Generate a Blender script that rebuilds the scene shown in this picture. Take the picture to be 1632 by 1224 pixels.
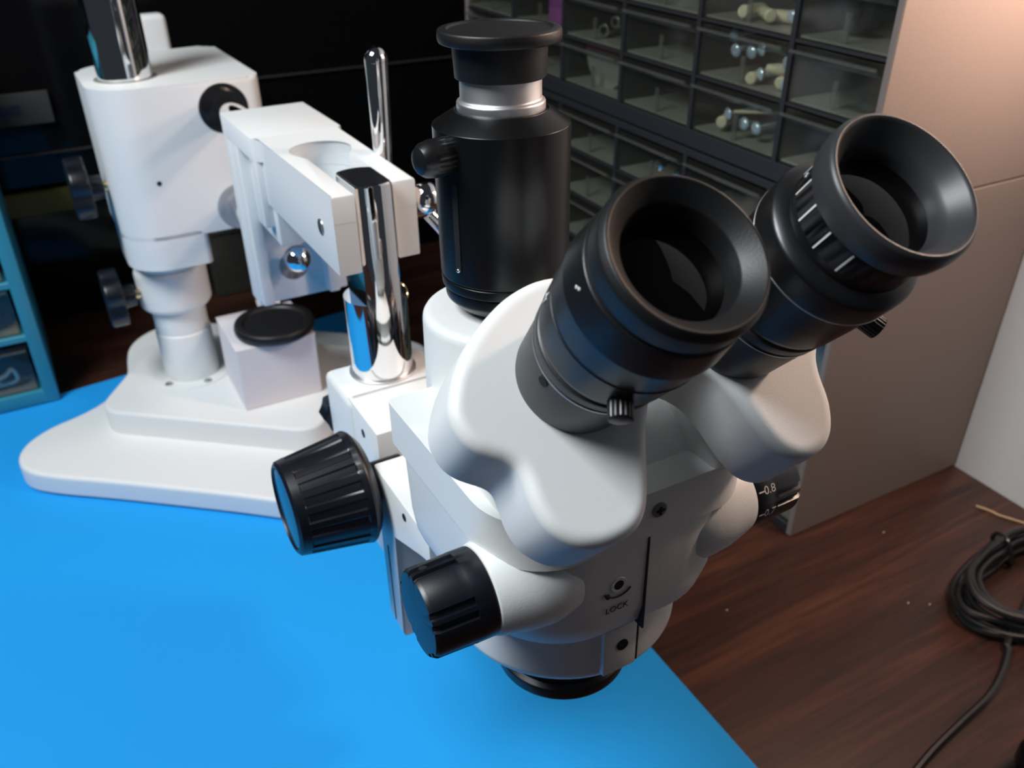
import bpy, bmesh, math, random
from mathutils import Vector, Matrix
random.seed(7)
PI = math.pi
for o in list(bpy.data.objects): bpy.data.objects.remove(o)
S = bpy.context.scene
C = S.collection

# ------------------------------------------------------------------ camera
cam_d = bpy.data.cameras.new('camera'); cam = bpy.data.objects.new('camera', cam_d); C.objects.link(cam)
cam_d.sensor_width = 36.0; cam_d.lens = 1400.0 / 1632.0 * 36.0
cam_d.clip_start = 0.01; cam_d.clip_end = 50
cam.location = (-0.1375, -0.2012, 0.45)
cam.rotation_euler = (math.radians(90 - 31.5), 0, -0.5052)
cam_d.dof.use_dof = True; cam_d.dof.focus_distance = 0.27; cam_d.dof.aperture_fstop = 20.0
S.camera = cam

# ------------------------------------------------------------------ world, lights, exposure
S.view_settings.view_transform = 'Standard'; S.view_settings.look = 'None'
S.view_settings.gamma = 1.0; S.view_settings.use_curve_mapping = False
S.view_settings.exposure = 0.0
w = bpy.data.worlds.new('room_air'); S.world = w; w.use_nodes = True
w.node_tree.nodes['Background'].inputs[0].default_value = (0.72, 0.82, 1.0, 1)
w.node_tree.nodes['Background'].inputs[1].default_value = 0.035

def area(name, loc, target, size, power, col, size_y=None, spread=None):
    d = bpy.data.lights.new(name, 'AREA'); d.energy = power; d.color = col
    d.shape = 'RECTANGLE'; d.size = size; d.size_y = size_y or size
    if spread: d.spread = math.radians(spread)
    o = bpy.data.objects.new(name, d); C.objects.link(o); o.location = loc
    o.rotation_euler = (Vector(target) - Vector(loc)).to_track_quat('-Z', 'Y').to_euler()
    return o
area('window_daylight', (-0.60, 0.12, 1.10), (-0.03, 0.2, 0.1), 0.42, 13.5, (0.93, 0.975, 1.0), 0.42)
area('warm_cabinet_light', (0.425, -0.045, 0.455), (0.42, 0.143, 0.50), 0.06, 1.35, (1.0, 0.70, 0.54), 0.06, spread=128)  # unseen warm light, spread narrowed so the lower cabinet side stays dark
area('added_warm_light', (0.43, -0.06, 0.60), (0.24, -0.02, 0.1), 0.07, 1.9, (1.0, 0.70, 0.54), 0.07)  # second warm light, added to reach the far housing plate and wood

# ------------------------------------------------------------------ materials
def mat(name, col, rough=0.5, metal=0.0, spec=0.5, bump=0.0, bscale=800.0, vary=0.0, coat=0.0):
    m = bpy.data.materials.new(name); m.use_nodes = True
    nt = m.node_tree; b = nt.nodes['Principled BSDF']
    b.inputs['Base Color'].default_value = (*col, 1); b.inputs['Roughness'].default_value = rough
    b.inputs['Metallic'].default_value = metal; b.inputs['Specular IOR Level'].default_value = spec
    b.inputs['Coat Weight'].default_value = coat
    if bump or vary:
        tc = nt.nodes.new('ShaderNodeTexCoord'); nz = nt.nodes.new('ShaderNodeTexNoise')
        nz.inputs['Scale'].default_value = bscale; nz.inputs['Detail'].default_value = 3
        nt.links.new(tc.outputs['Object'], nz.inputs['Vector'])
        if bump:
            bp = nt.nodes.new('ShaderNodeBump'); bp.inputs['Strength'].default_value = bump
            bp.inputs['Distance'].default_value = 0.0004
            nt.links.new(nz.outputs['Fac'], bp.inputs['Height']); nt.links.new(bp.outputs['Normal'], b.inputs['Normal'])
        if vary:
            mx = nt.nodes.new('ShaderNodeMix'); mx.data_type = 'RGBA'
            mx.inputs['A'].default_value = (*[c * (1 - vary) for c in col], 1)
            mx.inputs['B'].default_value = (*[min(1, c * (1 + vary)) for c in col], 1)
            nt.links.new(nz.outputs['Fac'], mx.inputs['Factor']); nt.links.new(mx.outputs['Result'], b.inputs['Base Color'])
    return m
WHITE = mat('white_enamel', (0.80, 0.82, 0.81), 0.42, bump=0.12, bscale=1500)
CAST = mat('white_cast_paint', (0.79, 0.81, 0.81), 0.5, bump=0.07, bscale=1600)
BLACK = mat('black_anodised', (0.05, 0.05, 0.053), 0.33, 0.85, spec=0.6, bump=0.05, bscale=2500)
SATIN = mat('black_satin_tube', (0.040, 0.040, 0.041), 0.30, 0.9)
GLOSSB = mat('black_glossy_plastic', (0.012, 0.013, 0.016), 0.14, spec=0.6)
RUBBER = mat('black_rubber', (0.007, 0.007, 0.0075), 0.45, bump=0.1, bscale=2000)
KNOB = mat('navy_black_plastic', (0.005, 0.006, 0.011), 0.34, spec=0.5, bump=0.04, bscale=2500)
GREYM = mat('dark_grey_metal', (0.032, 0.033, 0.036), 0.4, spec=0.5)
CHROME = mat('chrome', (0.86, 0.86, 0.87), 0.045, 1.0)
SILVER = mat('satin_aluminium', (0.78, 0.78, 0.79), 0.42, 1.0)
BRASS = mat('brass', (0.80, 0.60, 0.33), 0.25, 1.0)
STEEL = mat('steel_screw', (0.52, 0.50, 0.46), 0.3, 1.0)
DARK = mat('dark_recess', (0.006, 0.006, 0.007), 0.7)
INK = mat('black_ink', (0.02, 0.02, 0.02), 0.6)
WPAINT = mat('white_ink', (0.75, 0.75, 0.73), 0.6)
PAPERB = mat('blue_paper', (0.012, 0.35, 0.86), 0.7, spec=0.25, bump=0.05, bscale=900)
CARDW = mat('white_card', (0.74, 0.72, 0.76), 0.7, spec=0.2, bump=0.08, bscale=500)
SHELL = mat('brown_grey_shell', (0.20, 0.165, 0.15), 0.5, spec=0.4, bump=0.25, bscale=700)
CAB = mat('charcoal_cabinet_plastic', (0.020, 0.021, 0.024), 0.4, spec=0.5)
TEAL = mat('teal_cabinet_plastic', (0.035, 0.27, 0.38), 0.45, bump=0.1, bscale=500)
CORD = mat('black_cable_sheath', (0.010, 0.010, 0.011), 0.3, spec=0.6)
CREAM = mat('cream_plastic', (0.62, 0.55, 0.36), 0.5)
ZINC = mat('zinc_plate', (0.55, 0.66, 0.74), 0.2, 0.35)
RED = mat('red_plastic', (0.45, 0.02, 0.02), 0.4)
PURPLE = mat('purple_plastic', (0.30, 0.07, 0.28), 0.5)
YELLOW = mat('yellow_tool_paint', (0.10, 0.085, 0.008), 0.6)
LIME = mat('lime_plastic', (0.45, 0.52, 0.08), 0.4)
WALL = mat('painted_wall', (0.62, 0.60, 0.58), 0.85, spec=0.2, bump=0.6, bscale=110)
BACKP = mat('black_glass_panel', (0.004, 0.004, 0.0045), 0.10, spec=0.12)
STRIP = mat('brown_strip', (0.035, 0.026, 0.022), 0.5)
FIBRE = mat('tan_fibre', (0.45, 0.30, 0.17), 0.8)
DULL = mat('dull_grey_screw', (0.22, 0.21, 0.20), 0.5)
GREYP = mat('grey_plug', (0.30, 0.33, 0.37), 0.5)
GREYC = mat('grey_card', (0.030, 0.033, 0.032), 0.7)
NAVY = mat('navy_print', (0.006, 0.010, 0.03), 0.6)

def clear(name, tint, gloss=0.14, frost=0.0, rough=0.08):
    m = bpy.data.materials.new(name); m.use_nodes = True; nt = m.node_tree
    for n in list(nt.nodes): nt.nodes.remove(n)
    out = nt.nodes.new('ShaderNodeOutputMaterial'); t = nt.nodes.new('ShaderNodeBsdfTransparent')
    g = nt.nodes.new('ShaderNodeBsdfGlossy'); d = nt.nodes.new('ShaderNodeBsdfDiffuse')
    m1 = nt.nodes.new('ShaderNodeMixShader'); m2 = nt.nodes.new('ShaderNodeMixShader'); fr = nt.nodes.new('ShaderNodeFresnel')
    ge = nt.nodes.new('ShaderNodeNewGeometry'); ma = nt.nodes.new('ShaderNodeMath'); ma.operation = 'MULTIPLY_ADD'
    ma.inputs[1].default_value = 1 / 1.45 - 1.45; ma.inputs[2].default_value = 1.45      # same index seen from either side of a thin wall
    nt.links.new(ge.outputs['Backfacing'], ma.inputs[0]); nt.links.new(ma.outputs[0], fr.inputs['IOR'])
    t.inputs[0].default_value = (*tint, 1); g.inputs['Roughness'].default_value = rough
    d.inputs[0].default_value = (0.40, 0.39, 0.33, 1)
    m1.inputs[0].default_value = frost
    nt.links.new(t.outputs[0], m1.inputs[1]); nt.links.new(d.outputs[0], m1.inputs[2])
    nt.links.new(fr.outputs[0], m2.inputs[0]); nt.links.new(m1.outputs[0], m2.inputs[1]); nt.links.new(g.outputs[0], m2.inputs[2])
    nt.links.new(m2.outputs[0], out.inputs[0]); return m
CLEAR = clear('clear_plastic', (0.86, 0.88, 0.86), frost=0.02)
FROST = clear('frosted_plastic', (0.80, 0.80, 0.76), frost=0.62, rough=0.3)
LIP = clear('clear_plastic_lip', (0.7, 0.72, 0.72), frost=0.12, rough=0.2)
SMOKE = clear('smoky_plastic', (0.45, 0.47, 0.5), frost=0.10, rough=0.2)

def lens_mat():
    m = mat('coated_lens_glass', (0.002, 0.0015, 0.0015), 0.03, spec=0.4)
    return m
LENS = lens_mat()

def wood():
    m = bpy.data.materials.new('dark_wood_grain'); m.use_nodes = True; nt = m.node_tree; b = nt.nodes['Principled BSDF']
    tc = nt.nodes.new('ShaderNodeTexCoord'); mp = nt.nodes.new('ShaderNodeMapping')
    mp.inputs['Scale'].default_value = (2.2, 30, 10); mp.inputs['Rotation'].default_value = (0, 0, 0.12)
    n1 = nt.nodes.new('ShaderNodeTexNoise'); n1.inputs['Scale'].default_value = 1.6; n1.inputs['Detail'].default_value = 6; n1.inputs['Distortion'].default_value = 0.7
    n2 = nt.nodes.new('ShaderNodeTexNoise'); n2.inputs['Scale'].default_value = 9; n2.inputs['Detail'].default_value = 5
    r = nt.nodes.new('ShaderNodeValToRGB'); e = r.color_ramp.elements
    e[0].position = 0.32; e[0].color = (0.016, 0.008, 0.007, 1); e[1].position = 0.70; e[1].color = (0.095, 0.036, 0.021, 1)
    mid = e.new(0.5); mid.color = (0.045, 0.018, 0.012, 1)
    mx = nt.nodes.new('ShaderNodeMix'); mx.data_type = 'FLOAT'; mx.inputs['Factor'].default_value = 0.35
    L = nt.links.new
    L(tc.outputs['Object'], mp.inputs['Vector']); L(mp.outputs[0], n1.inputs['Vector']); L(mp.outputs[0], n2.inputs['Vector'])
    L(n1.outputs['Fac'], mx.inputs['A']); L(n2.outputs['Fac'], mx.inputs['B']); L(mx.outputs['Result'], r.inputs['Fac'])
    L(r.outputs['Color'], b.inputs['Base Color']); b.inputs['Roughness'].default_value = 0.38
    b.inputs['Specular IOR Level'].default_value = 0.35
    return m
WOOD = wood()

# ------------------------------------------------------------------ helpers
MD = Matrix.Scale(0.001, 4)                                            # desk frame, millimetres
TILT = Matrix.Rotation(-0.0055, 4, 'Y') @ Matrix.Rotation(-0.0278, 4, 'X')
MS = Matrix.Translation((0, 0, 0.1666)) @ TILT @ MD                    # frame of the boom arm and microscope, millimetres
WPOS = {}

def finish(bm, angle=32):
    bmesh.ops.recalc_face_normals(bm, faces=bm.faces)
    lim = math.radians(angle)
    for f in bm.faces: f.smooth = True
    for e in bm.edges:
        e.smooth = not (len(e.link_faces) == 2 and e.calc_face_angle(0) > lim)

def obj(name, bm, m, parent=None, M=MS, angle=32, mats=None):
    bm.transform(M); finish(bm, angle)
    vs = [v.co for v in bm.verts]
    lo = Vector([min(v[i] for v in vs) for i in range(3)]); hi = Vector([max(v[i] for v in vs) for i in range(3)])
    c = (lo + hi) / 2; c.z = lo.z if parent is None else c.z
    bm.transform(Matrix.Translation(-c))
    me = bpy.data.meshes.new(name); bm.to_mesh(me); bm.free()
    for k in (mats or [m]): me.materials.append(k)
    o = bpy.data.objects.new(name, me); C.objects.link(o)
    if parent is not None:
        o.parent = parent; o.location = c - WPOS[parent.name]
    else: o.location = c
    WPOS[o.name] = c
    return o

def thing(name, label, cat, loc, group=None):
    o = bpy.data.objects.new(name, None); C.objects.link(o); o.location = loc; o.empty_display_size = 0.02
    WPOS[o.name] = Vector(loc); return tag(o, label, cat, group)
def tag(o, label, cat, group=None):
    o['label'] = label; o['category'] = cat
    if group: o['group'] = group
    return o
def struct(o): o['kind'] = 'structure'; return o
def lab(o, label): o['label'] = label; return o

def box(x0, x1, y0, y1, z0, z1, bev=0, seg=2, bm=None, sel=None):
    b = bmesh.new()
    r = bmesh.ops.create_cube(b, size=1.0)
    for v in b.verts:
        v.co = Vector(((x0 + x1) / 2 + v.co.x * (x1 - x0), (y0 + y1) / 2 + v.co.y * (y1 - y0), (z0 + z1) / 2 + v.co.z * (z1 - z0)))
    if bev:
        ed = [e for e in b.edges if sel is None or sel(e)]
        bmesh.ops.bevel(b, geom=ed, offset=bev, segments=seg, profile=0.5, affect='EDGES', clamp_overlap=True)
    return merge(bm, b)
def merge(bm, b):
    if bm is None: return b
    me = bpy.data.meshes.new('tmp'); b.to_mesh(me); b.free(); bm.from_mesh(me); bpy.data.meshes.remove(me); return bm

def frame(o, d, up=None):
    """matrix whose +Z is direction d at origin o"""
    d = Vector(d).normalized(); up = Vector(up) if up else (Vector((0, 0, 1)) if abs(d.z) < 0.9 else Vector((0, 1, 0)))
    x = up.cross(d).normalized(); y = d.cross(x)
    M = Matrix((x, y, d)).transposed().to_4x4(); M.translation = Vector(o); return M

def fillet(prof, default=0.0, k=4):
    out = []
    n = len(prof)
    for i, p in enumerate(prof):
        r = p[2] if len(p) > 2 else default
        if i in (0, n - 1) or r <= 0: out.append(Vector((p[0], p[1]))); continue
        P = Vector(p[:2]); a = Vector(prof[i - 1][:2]) - P; b = Vector(prof[i + 1][:2]) - P
        if a.length < 1e-6 or b.length < 1e-6: out.append(P); continue
        r = min(r, a.length * 0.49, b.length * 0.49); A_ = P + a.normalized() * r; B_ = P + b.normalized() * r
        for j in range(k + 1):
            t = j / k; out.append(A_ * (1 - t) ** 2 + P * 2 * t * (1 - t) + B_ * t * t)
    return out

def lathe(prof, o=(0, 0, 0), d=(0, 0, 1), n=64, bm=None, default=0.0, rf=None, up=None, k=4):
    """prof: (radius, height[, fillet]); rf(theta, r, h) -> radius"""
    b = bmesh.new(); P = fillet(prof, default, k); M = frame(o, d, up); rows = []
    for q in P:
        if q.x < 1e-5: rows.append([b.verts.new(M @ Vector((0, 0, q.y)))])
        else:
            row = []
            for i in range(n):
                th = 2 * PI * i / n; r = rf(th, q.x, q.y) if rf else q.x
                row.append(b.verts.new(M @ Vector((r * math.cos(th), r * math.sin(th), q.y))))
            rows.append(row)
    for a, c in zip(rows, rows[1:]):
        if len(a) == 1 and len(c) == 1: continue
        for i in range(n):
            j = (i + 1) % n
            if len(a) == 1: b.faces.new((a[0], c[i], c[j]))
            elif len(c) == 1: b.faces.new((a[i], a[j], c[0]))
            else: b.faces.new((a[i], a[j], c[j], c[i]))
    for row in (rows[0], rows[-1]):
        if len(row) > 1 and not (rows[0][0].co - rows[-1][0].co).length < 1e-6:
            try: b.faces.new(row)
            except ValueError: pass
    if (P[0] - P[-1]).length < 1e-6: bmesh.ops.remove_doubles(b, verts=b.verts, dist=1e-5)
    return merge(bm, b)

def prism(pts, h0, h1, M=None, bev=0.0, seg=3, bm=None, both=False):
    b = bmesh.new()
    lo = [b.verts.new((p[0], p[1], h0)) for p in pts]; hi = [b.verts.new((p[0], p[1], h1)) for p in pts]
    n = len(pts); f0 = b.faces.new(lo[::-1]); f1 = b.faces.new(hi)
    for i in range(n): b.faces.new((lo[i], lo[(i + 1) % n], hi[(i + 1) % n], hi[i]))
    if bev:
        ed = list(f1.edges) + (list(f0.edges) if both else [])
        bmesh.ops.bevel(b, geom=ed, offset=bev, segments=seg, profile=0.5, affect='EDGES', clamp_overlap=False)
    big = [f for f in b.faces if len(f.verts) > 4]
    bmesh.ops.triangulate(b, faces=big)
    if M is not None: b.transform(M)
    return merge(bm, b)

def prism_round(pts, h0, h1, r, M=None, seg=6, bm=None):
    """prism of a smooth counter-clockwise outline whose top edge is rounded with radius r"""
    n = len(pts); nor = []
    for i in range(n):
        t = Vector(pts[(i + 1) % n]) - Vector(pts[i - 1]); t.normalize(); nor.append(Vector((-t.y, t.x)))
    secs = [[(p[0], p[1], h0) for p in pts]]
    for j in range(seg + 1):
        a = PI / 2 * j / seg; d = r * (1 - math.cos(a)); h = h1 - r + r * math.sin(a)
        secs.append([(p[0] + q.x * d, p[1] + q.y * d, h) for p, q in zip(pts, nor)])
    secs.append([(p[0] + q.x * (r + .7), p[1] + q.y * (r + .7), h1) for p, q in zip(pts, nor)])
    b = loft(secs)
    if M is not None: b.transform(M)
    return merge(bm, b)
def grow(pts, d):
    n = len(pts); out = []
    for i in range(n):
        t = Vector(pts[(i + 1) % n]) - Vector(pts[i - 1]); t.normalize(); out.append((pts[i][0] + t.y * d, pts[i][1] - t.x * d))
    return out

def arc(cx, cy, r, a0, a1, n=8):
    return [(cx + r * math.cos(math.radians(a0 + (a1 - a0) * i / n)), cy + r * math.sin(math.radians(a0 + (a1 - a0) * i / n))) for i in range(n + 1)]
def rrect(x0, x1, y0, y1, r, n=8):
    rr = r if isinstance(r, (list, tuple)) else [r] * 4   # order: x1y1, x0y1, x0y0, x1y0
    return arc(x1 - rr[0], y1 - rr[0], rr[0], 0, 90, n) + arc(x0 + rr[1], y1 - rr[1], rr[1], 90, 180, n) + arc(x0 + rr[2], y0 + rr[2], rr[2], 180, 270, n) + arc(x1 - rr[3], y0 + rr[3], rr[3], 270, 360, n)
def smooth_closed(pts, it=2):
    for _ in range(it):
        q = []
        for i in range(len(pts)):
            a, b = pts[i], pts[(i + 1) % len(pts)]
            q += [(a[0] * .75 + b[0] * .25, a[1] * .75 + b[1] * .25), (a[0] * .25 + b[0] * .75, a[1] * .25 + b[1] * .75)]
        pts = q
    return pts
def loft(sections, cap=True, bm=None):
    b = bmesh.new(); rows = [[b.verts.new(p) for p in s] for s in sections]; n = len(rows[0])
    for a, c in zip(rows, rows[1:]):
        for i in range(n): b.faces.new((a[i], a[(i + 1) % n], c[(i + 1) % n], c[i]))
    if cap:
        f = [b.faces.new(rows[0][::-1]), b.faces.new(rows[-1])]; bmesh.ops.triangulate(b, faces=f)
    return merge(bm, b)
def catmull(P, k=8, closed=False):
    P = [Vector(p) for p in P]; n = len(P); out = []
    for i in range(n if closed else n - 1):
        g = (lambda j: P[j % n]) if closed else (lambda j: P[max(0, min(n - 1, j))])
        a, b, c, d = g(i - 1), g(i), g(i + 1), g(i + 2)
        for j in range(k):
            t = j / k
            out.append(0.5 * ((2 * b) + (c - a) * t + (2 * a - 5 * b + 4 * c - d) * t * t + (3 * b - a - 3 * c + d) * t ** 3))
    if not closed: out.append(P[-1])
    return out
def tube(path, r, n=10, bm=None, closed=False):
    path = [Vector(p) for p in path]; secs = []; m = len(path); prev = None
    for i, p in enumerate(path):
        a = path[(i - 1) % m] if closed else path[max(0, i - 1)]; c = path[(i + 1) % m] if closed else path[min(m - 1, i + 1)]
        t = (c - a).normalized()
        if prev is None: prev = t.orthogonal().normalized()
        x = (prev - t * prev.dot(t)).normalized(); prev = x; y = t.cross(x)
        rr = r(i / (m - 1)) if callable(r) else r
        secs.append([p + (x * math.cos(2 * PI * j / n) + y * math.sin(2 * PI * j / n)) * rr for j in range(n)])
    if closed: secs.append(secs[0])
    return loft(secs, cap=not closed, bm=bm)
def text_bm(body, size, M, depth=0.08):
    cu = bpy.data.curves.new('lettering', 'FONT'); cu.body = body; cu.size = size; cu.align_x = 'CENTER'; cu.align_y = 'CENTER'; cu.extrude = depth
    o = bpy.data.objects.new('lettering', cu); C.objects.link(o)
    bpy.context.view_layer.update()
    me = bpy.data.meshes.new_from_object(o.evaluated_get(bpy.context.evaluated_depsgraph_get()))
    b = bmesh.new(); b.from_mesh(me); b.transform(M)
    bpy.data.objects.remove(o); bpy.data.curves.remove(cu); bpy.data.meshes.remove(me)
    return b
def sphere(c, r, bm=None, u=24, v=14):
    b = bmesh.new(); bmesh.ops.create_uvsphere(b, u_segments=u, v_segments=v, radius=r); b.transform(Matrix.Translation(c)); return merge(bm, b)

# ================================================================== SETTING
desk = obj('desk', box(-700, 485, -420, 812, -35, 0, 3), WOOD, None, MD)
tag(desk, 'dark reddish brown wood-grain desk top under the blue paper sheet', 'desk')
wr = struct(obj('wall_right', box(485, 545, -420, 812, -35, 1100), WALL, None, MD))
wb = struct(obj('wall_back', box(-700, 545, 812, 850, -35, 1100), BACKP, None, MD))
struct(obj('panel_strip_1', box(-420, -62, 808.5, 812, 180.5, 182.5), STRIP, None, MD))  # thin brown strips along the dark back panel
struct(obj('panel_strip_2', box(40, 485, 808.5, 812, 231, 233), STRIP, None, MD))

# blue paper sheet: thin flat sheet, its back edge running slightly askew
pts = [(-520, -24), (137, -24), (137, 672), (-520, 592)]
paper = obj('paper_sheet', prism(pts, 0.25, 0.7), PAPERB, None, MD)
tag(paper, 'large bright blue paper sheet spread over the desk under the microscope stand', 'paper')

# ================================================================== BOOM STAND
BASE0 = Vector((-0.0645, 0.5425, 0.0))
stand = thing('boom_stand', 'white boom stand with heavy stepped base, chrome pillar and double arm', 'stand', (BASE0.x, BASE0.y, 0.0009))
th = math.radians(-38.2); U = Vector((math.cos(th), math.sin(th), 0)); V = Vector((-math.sin(th), math.cos(th), 0))
MB = Matrix((U, V, Vector((0, 0, 1)))).transposed().to_4x4(); MB.translation = Vector((-62, 547, 0)); MBW = MD @ MB
def mirror_u(pts, c): return [(2 * c - p[0], p[1]) for p in pts[::-1]]
left = [(52, -140), (0, -140), (-50, -142), (-76, -139), (-93, -124), (-99, -103), (-93, -78), (-78, -56), (-69, -32), (-68, -6), (-75, 18), (-90, 42), (-102, 66), (-102, 92), (-90, 116), (-66, 128), (0, 130), (52, 130)]
right = [(2 * 52 - p[0], p[1]) for p in left[1:-1]][::-1]
plate = smooth_closed(left + right, 2)
obj('base_plate', prism_round(plate[::-1], 3.5, 21, 3.5), CAST, stand, MBW)
plat = rrect(-50, 152, -78, 66, 20, 8)
plat = [(p[0] - (0.10 * (p[1] + 20) if p[0] < 20 else 0), p[1]) for p in plat]
obj('base_platform', prism_round(plat, 20, 43, 3.0), CAST, stand, MBW)
for fx, fy in ((-70, -115), (175, -115), (-75, 100), (178, 100)):
    obj('rubber_foot', lathe([(0, 0.8), (14, 0.8), (14, 4.5), (0, 4.5)], (fx, fy, 0), n=24), RUBBER, stand, MBW)
PX, PY = -59.0, 545.0
fl = obj('pillar_flange', lathe([(0, -111), (34, -111), (34, -107.6, .8), (24, -107.6), (0, -107.6)], (PX, PY, 0)), CAST, stand)
for a in (215, 285, 55, 125):
    q = (PX + 29 * math.cos(math.radians(a)), PY + 29 * math.sin(math.radians(a)), -107.6)
    s_ = obj('flange_screw', lathe([(0, 0), (3.4, 0), (3.4, .9, .4), (1.4, 1.1), (1.2, .5), (0, .5)], q, n=20), STEEL, fl)
obj('pillar_sleeve', lathe([(22.5, -109), (23.5, -108), (23.2, -64, 1), (21.2, -62.5), (20, -62)], (PX, PY, 0)), WHITE, stand)
obj('pillar_lower_sleeve', lathe([(20, -63), (22.2, -63, .6), (22.2, -42, .6), (20, -42)], (PX, PY, 0)), WHITE, stand)
obj('pillar', lathe([(0, -112), (20, -112), (20, 262, 2), (0, 262)], (PX, PY, 0), n=72), CHROME, stand)
col_ = obj('safety_collar', lathe([(20.3, -41), (26, -41, 2), (29.5, -37, 2), (29.5, -7, 2), (27.5, -4, 1), (20.3, -4)], (PX, PY, 0)), CAST, stand)
def tee_knob(parent, z, x_in, ln):
    k = obj('clamp_screw', lathe([(0, 0), (4, 0), (4, ln), (0, ln)], (x_in, PY - 8, z), (-1, 0, 0), n=20), BRASS, parent)
    obj('clamp_knob_boss', lathe([(0, ln - 10), (9, ln - 10, 1.5), (10, ln), (0, ln)], (x_in, PY - 8, z), (-1, 0, 0), n=28), KNOB, k)
    def lob(t, r, h): return r * (1 - 0.16 * (0.5 + 0.5 * math.cos(5 * t)) ** 2)
    obj('clamp_knob', lathe([(0, ln), (25, ln, 2), (25, ln + 14, 2.5), (9, ln + 14), (8, ln + 13), (0, ln + 13)], (x_in, PY - 8, z), (-1, 0, 0), n=60, rf=lob), KNOB, k)
tee_knob(col_, -22, PX - 28, 14)
# block that rides on the pillar and carries both arms
outl = [(31 - 12, 661)] + arc(31 - 12, 661 - 12, 12, 90, 0, 5)[1:] + arc(31 - 10, 496 + 10, 10, 0, -90, 5) + arc(-91 + 32, 496 + 32, 32, 270, 180, 10) + [(-91, 560)] + arc(-91 + 30, 590, 30, 180, 90, 8) + [(-40, 661)]
outl = outl[::-1]
blk = obj('arm_block', prism(outl, 33, 148, None, 4.0, 4), CAST, stand)
obj('block_sleeve', prism(rrect(-91, -29, 496, 590, [6, 30, 32, 5], 10), 8, 36, Matrix.Translation((0, 0, 44)) @ Matrix.Diagonal((1, 1, -1, 1)), 4.0, 4), CAST, blk)
obj('block_sleeve_ring', lathe([(20.3, -3), (27.5, -3), (27.5, 10), (20.3, 10)], (PX, PY, 0)), CAST, blk)
obj('pillar_bore', lathe([(20.5, 147.9), (23.0, 147.9), (23.0, 148.4), (20.5, 148.4)], (PX, PY, 0)), DULL, blk)
tee_knob(blk, 71, -90, 14)
obj('drill_hole', lathe([(0, 0), (1.8, 0), (1.8, .4), (0, .4)], (-57.5, 496.1, 78), (0, -1, 0), n=16), DARK, blk)
for z in (127, 50):
    obj('arm_bushing', lathe([(10.4, 0), (18.5, 0), (18.5, 0.9, .4), (15, .9), (14, .4), (10.3, .4)], (0, 496.3, z), (0, -1, 0), n=40), GLOSSB if z > 100 else GREYP, blk)
    obj('boom_arm', lathe([(0, 0), (10.2, 0), (10.2, 365), (0, 365)], (0, 352, z), (0, 1, 0), n=40), CHROME, stand)
obj('arm_end_plate', box(-28, 3, 702, 722, 25, 172, 5, 3), CAST, stand)
# bracket: keyhole clamp in front, ribbed cheeks and back plate behind
cl = [(-22.5, 172), (-11.2, 172), (-11.2, 241)] + arc(0, 255, 17.6, 230, -50, 22)[1:-1] + [(11.2, 241), (11.2, 180), (22.5, 180), (22.5, 300), (-22.5, 300)]
ct = cl[:-2] + [(22.5, 294), (25.5, 297), (27, 300), (27, 372), (-27, 372), (-27, 300), (-25.5, 297), (-22.5, 294)]
brk = obj('clamp_bracket', prism(ct[::-1], 138, 151.5, None, 1.0, 2, prism(cl[::-1], 112, 138.2, Matrix.Translation((0, 0, 250.2)) @ Matrix.Diagonal((1, 1, -1, 1)), 1.0, 2)), CAST, stand)
b = box(-27, 36, 352, 372, 26, 140, 1.5, 2)
b = box(-20.5, 20.5, 290, 356, 88, 145, 1, 2, b)
for s in (-1, 1):
    b = box(*sorted((s * 19, s * 26.5)), 297, 307, 98, 146, 1.5, 2, b)
    b = box(*sorted((s * 19, s * 26.8)), 339, 356, 30, 146, 1.5, 2, b)
obj('back_plate', b, CAST, brk)
obj('bolt_hole', lathe([(2.2, 0), (4.2, 0), (4.0, 0.5), (2.2, 0.3)], (-22.45, 193.6, 131), (-1, 0, 0), n=24), STEEL, brk)
obj('bolt_bore', lathe([(0, 0), (2.3, 0), (2.3, .2), (0, .2)], (-22.5, 193.6, 131), (-1, 0, 0), n=20), DARK, brk)
lv = obj('clamp_lever', tube(catmull([(24, 232, 108), (25.5, 231, 130), (26, 229, 165), (26, 227.5, 199)], 6), lambda t: 3.6 + 2.3 * t, 20), CHROME, brk)
obj('lever_tip', sphere((26, 227.4, 199), 5.9), CHROME, lv)
obj('lever_hub', lathe([(0, 0), (7, 0), (7, 10, 2), (0, 10)], (21, 232, 120), (1, 0, 0), n=28), CHROME, lv)
lb = obj('clamp_lever', tube([(31, 190, 131), (38, 186, 122), (52, 178, 100), (62, 172, 84)], lambda t: 3.4 + 1.2 * t, 18), CHROME, brk)
obj('lever_ball', sphere((30.5, 186.5, 138.2), 8.2), CHROME, lb)
obj('lever_hub', lathe([(0, 0), (6, 0), (6, 10, 1.5), (0, 10)], (22, 188, 134), (1, 0, 0), n=28), CHROME, lb)
bs = obj('lever_stem', lathe([(0, 0), (4, 0), (4, 16), (0, 16)], (0, 350, 57), (-.1, -1, .1), n=20), CHROME, brk)
obj('lever_ball', sphere((-1.2, 334, 61.5), 9.2), CHROME, bs)

# ================================================================== STEREO MICROSCOPE
mic = thing('stereo_microscope', 'white trinocular stereo microscope head hanging from the boom arm with black eyepieces', 'microscope', (0.0, 0.005, 0.17))
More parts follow.
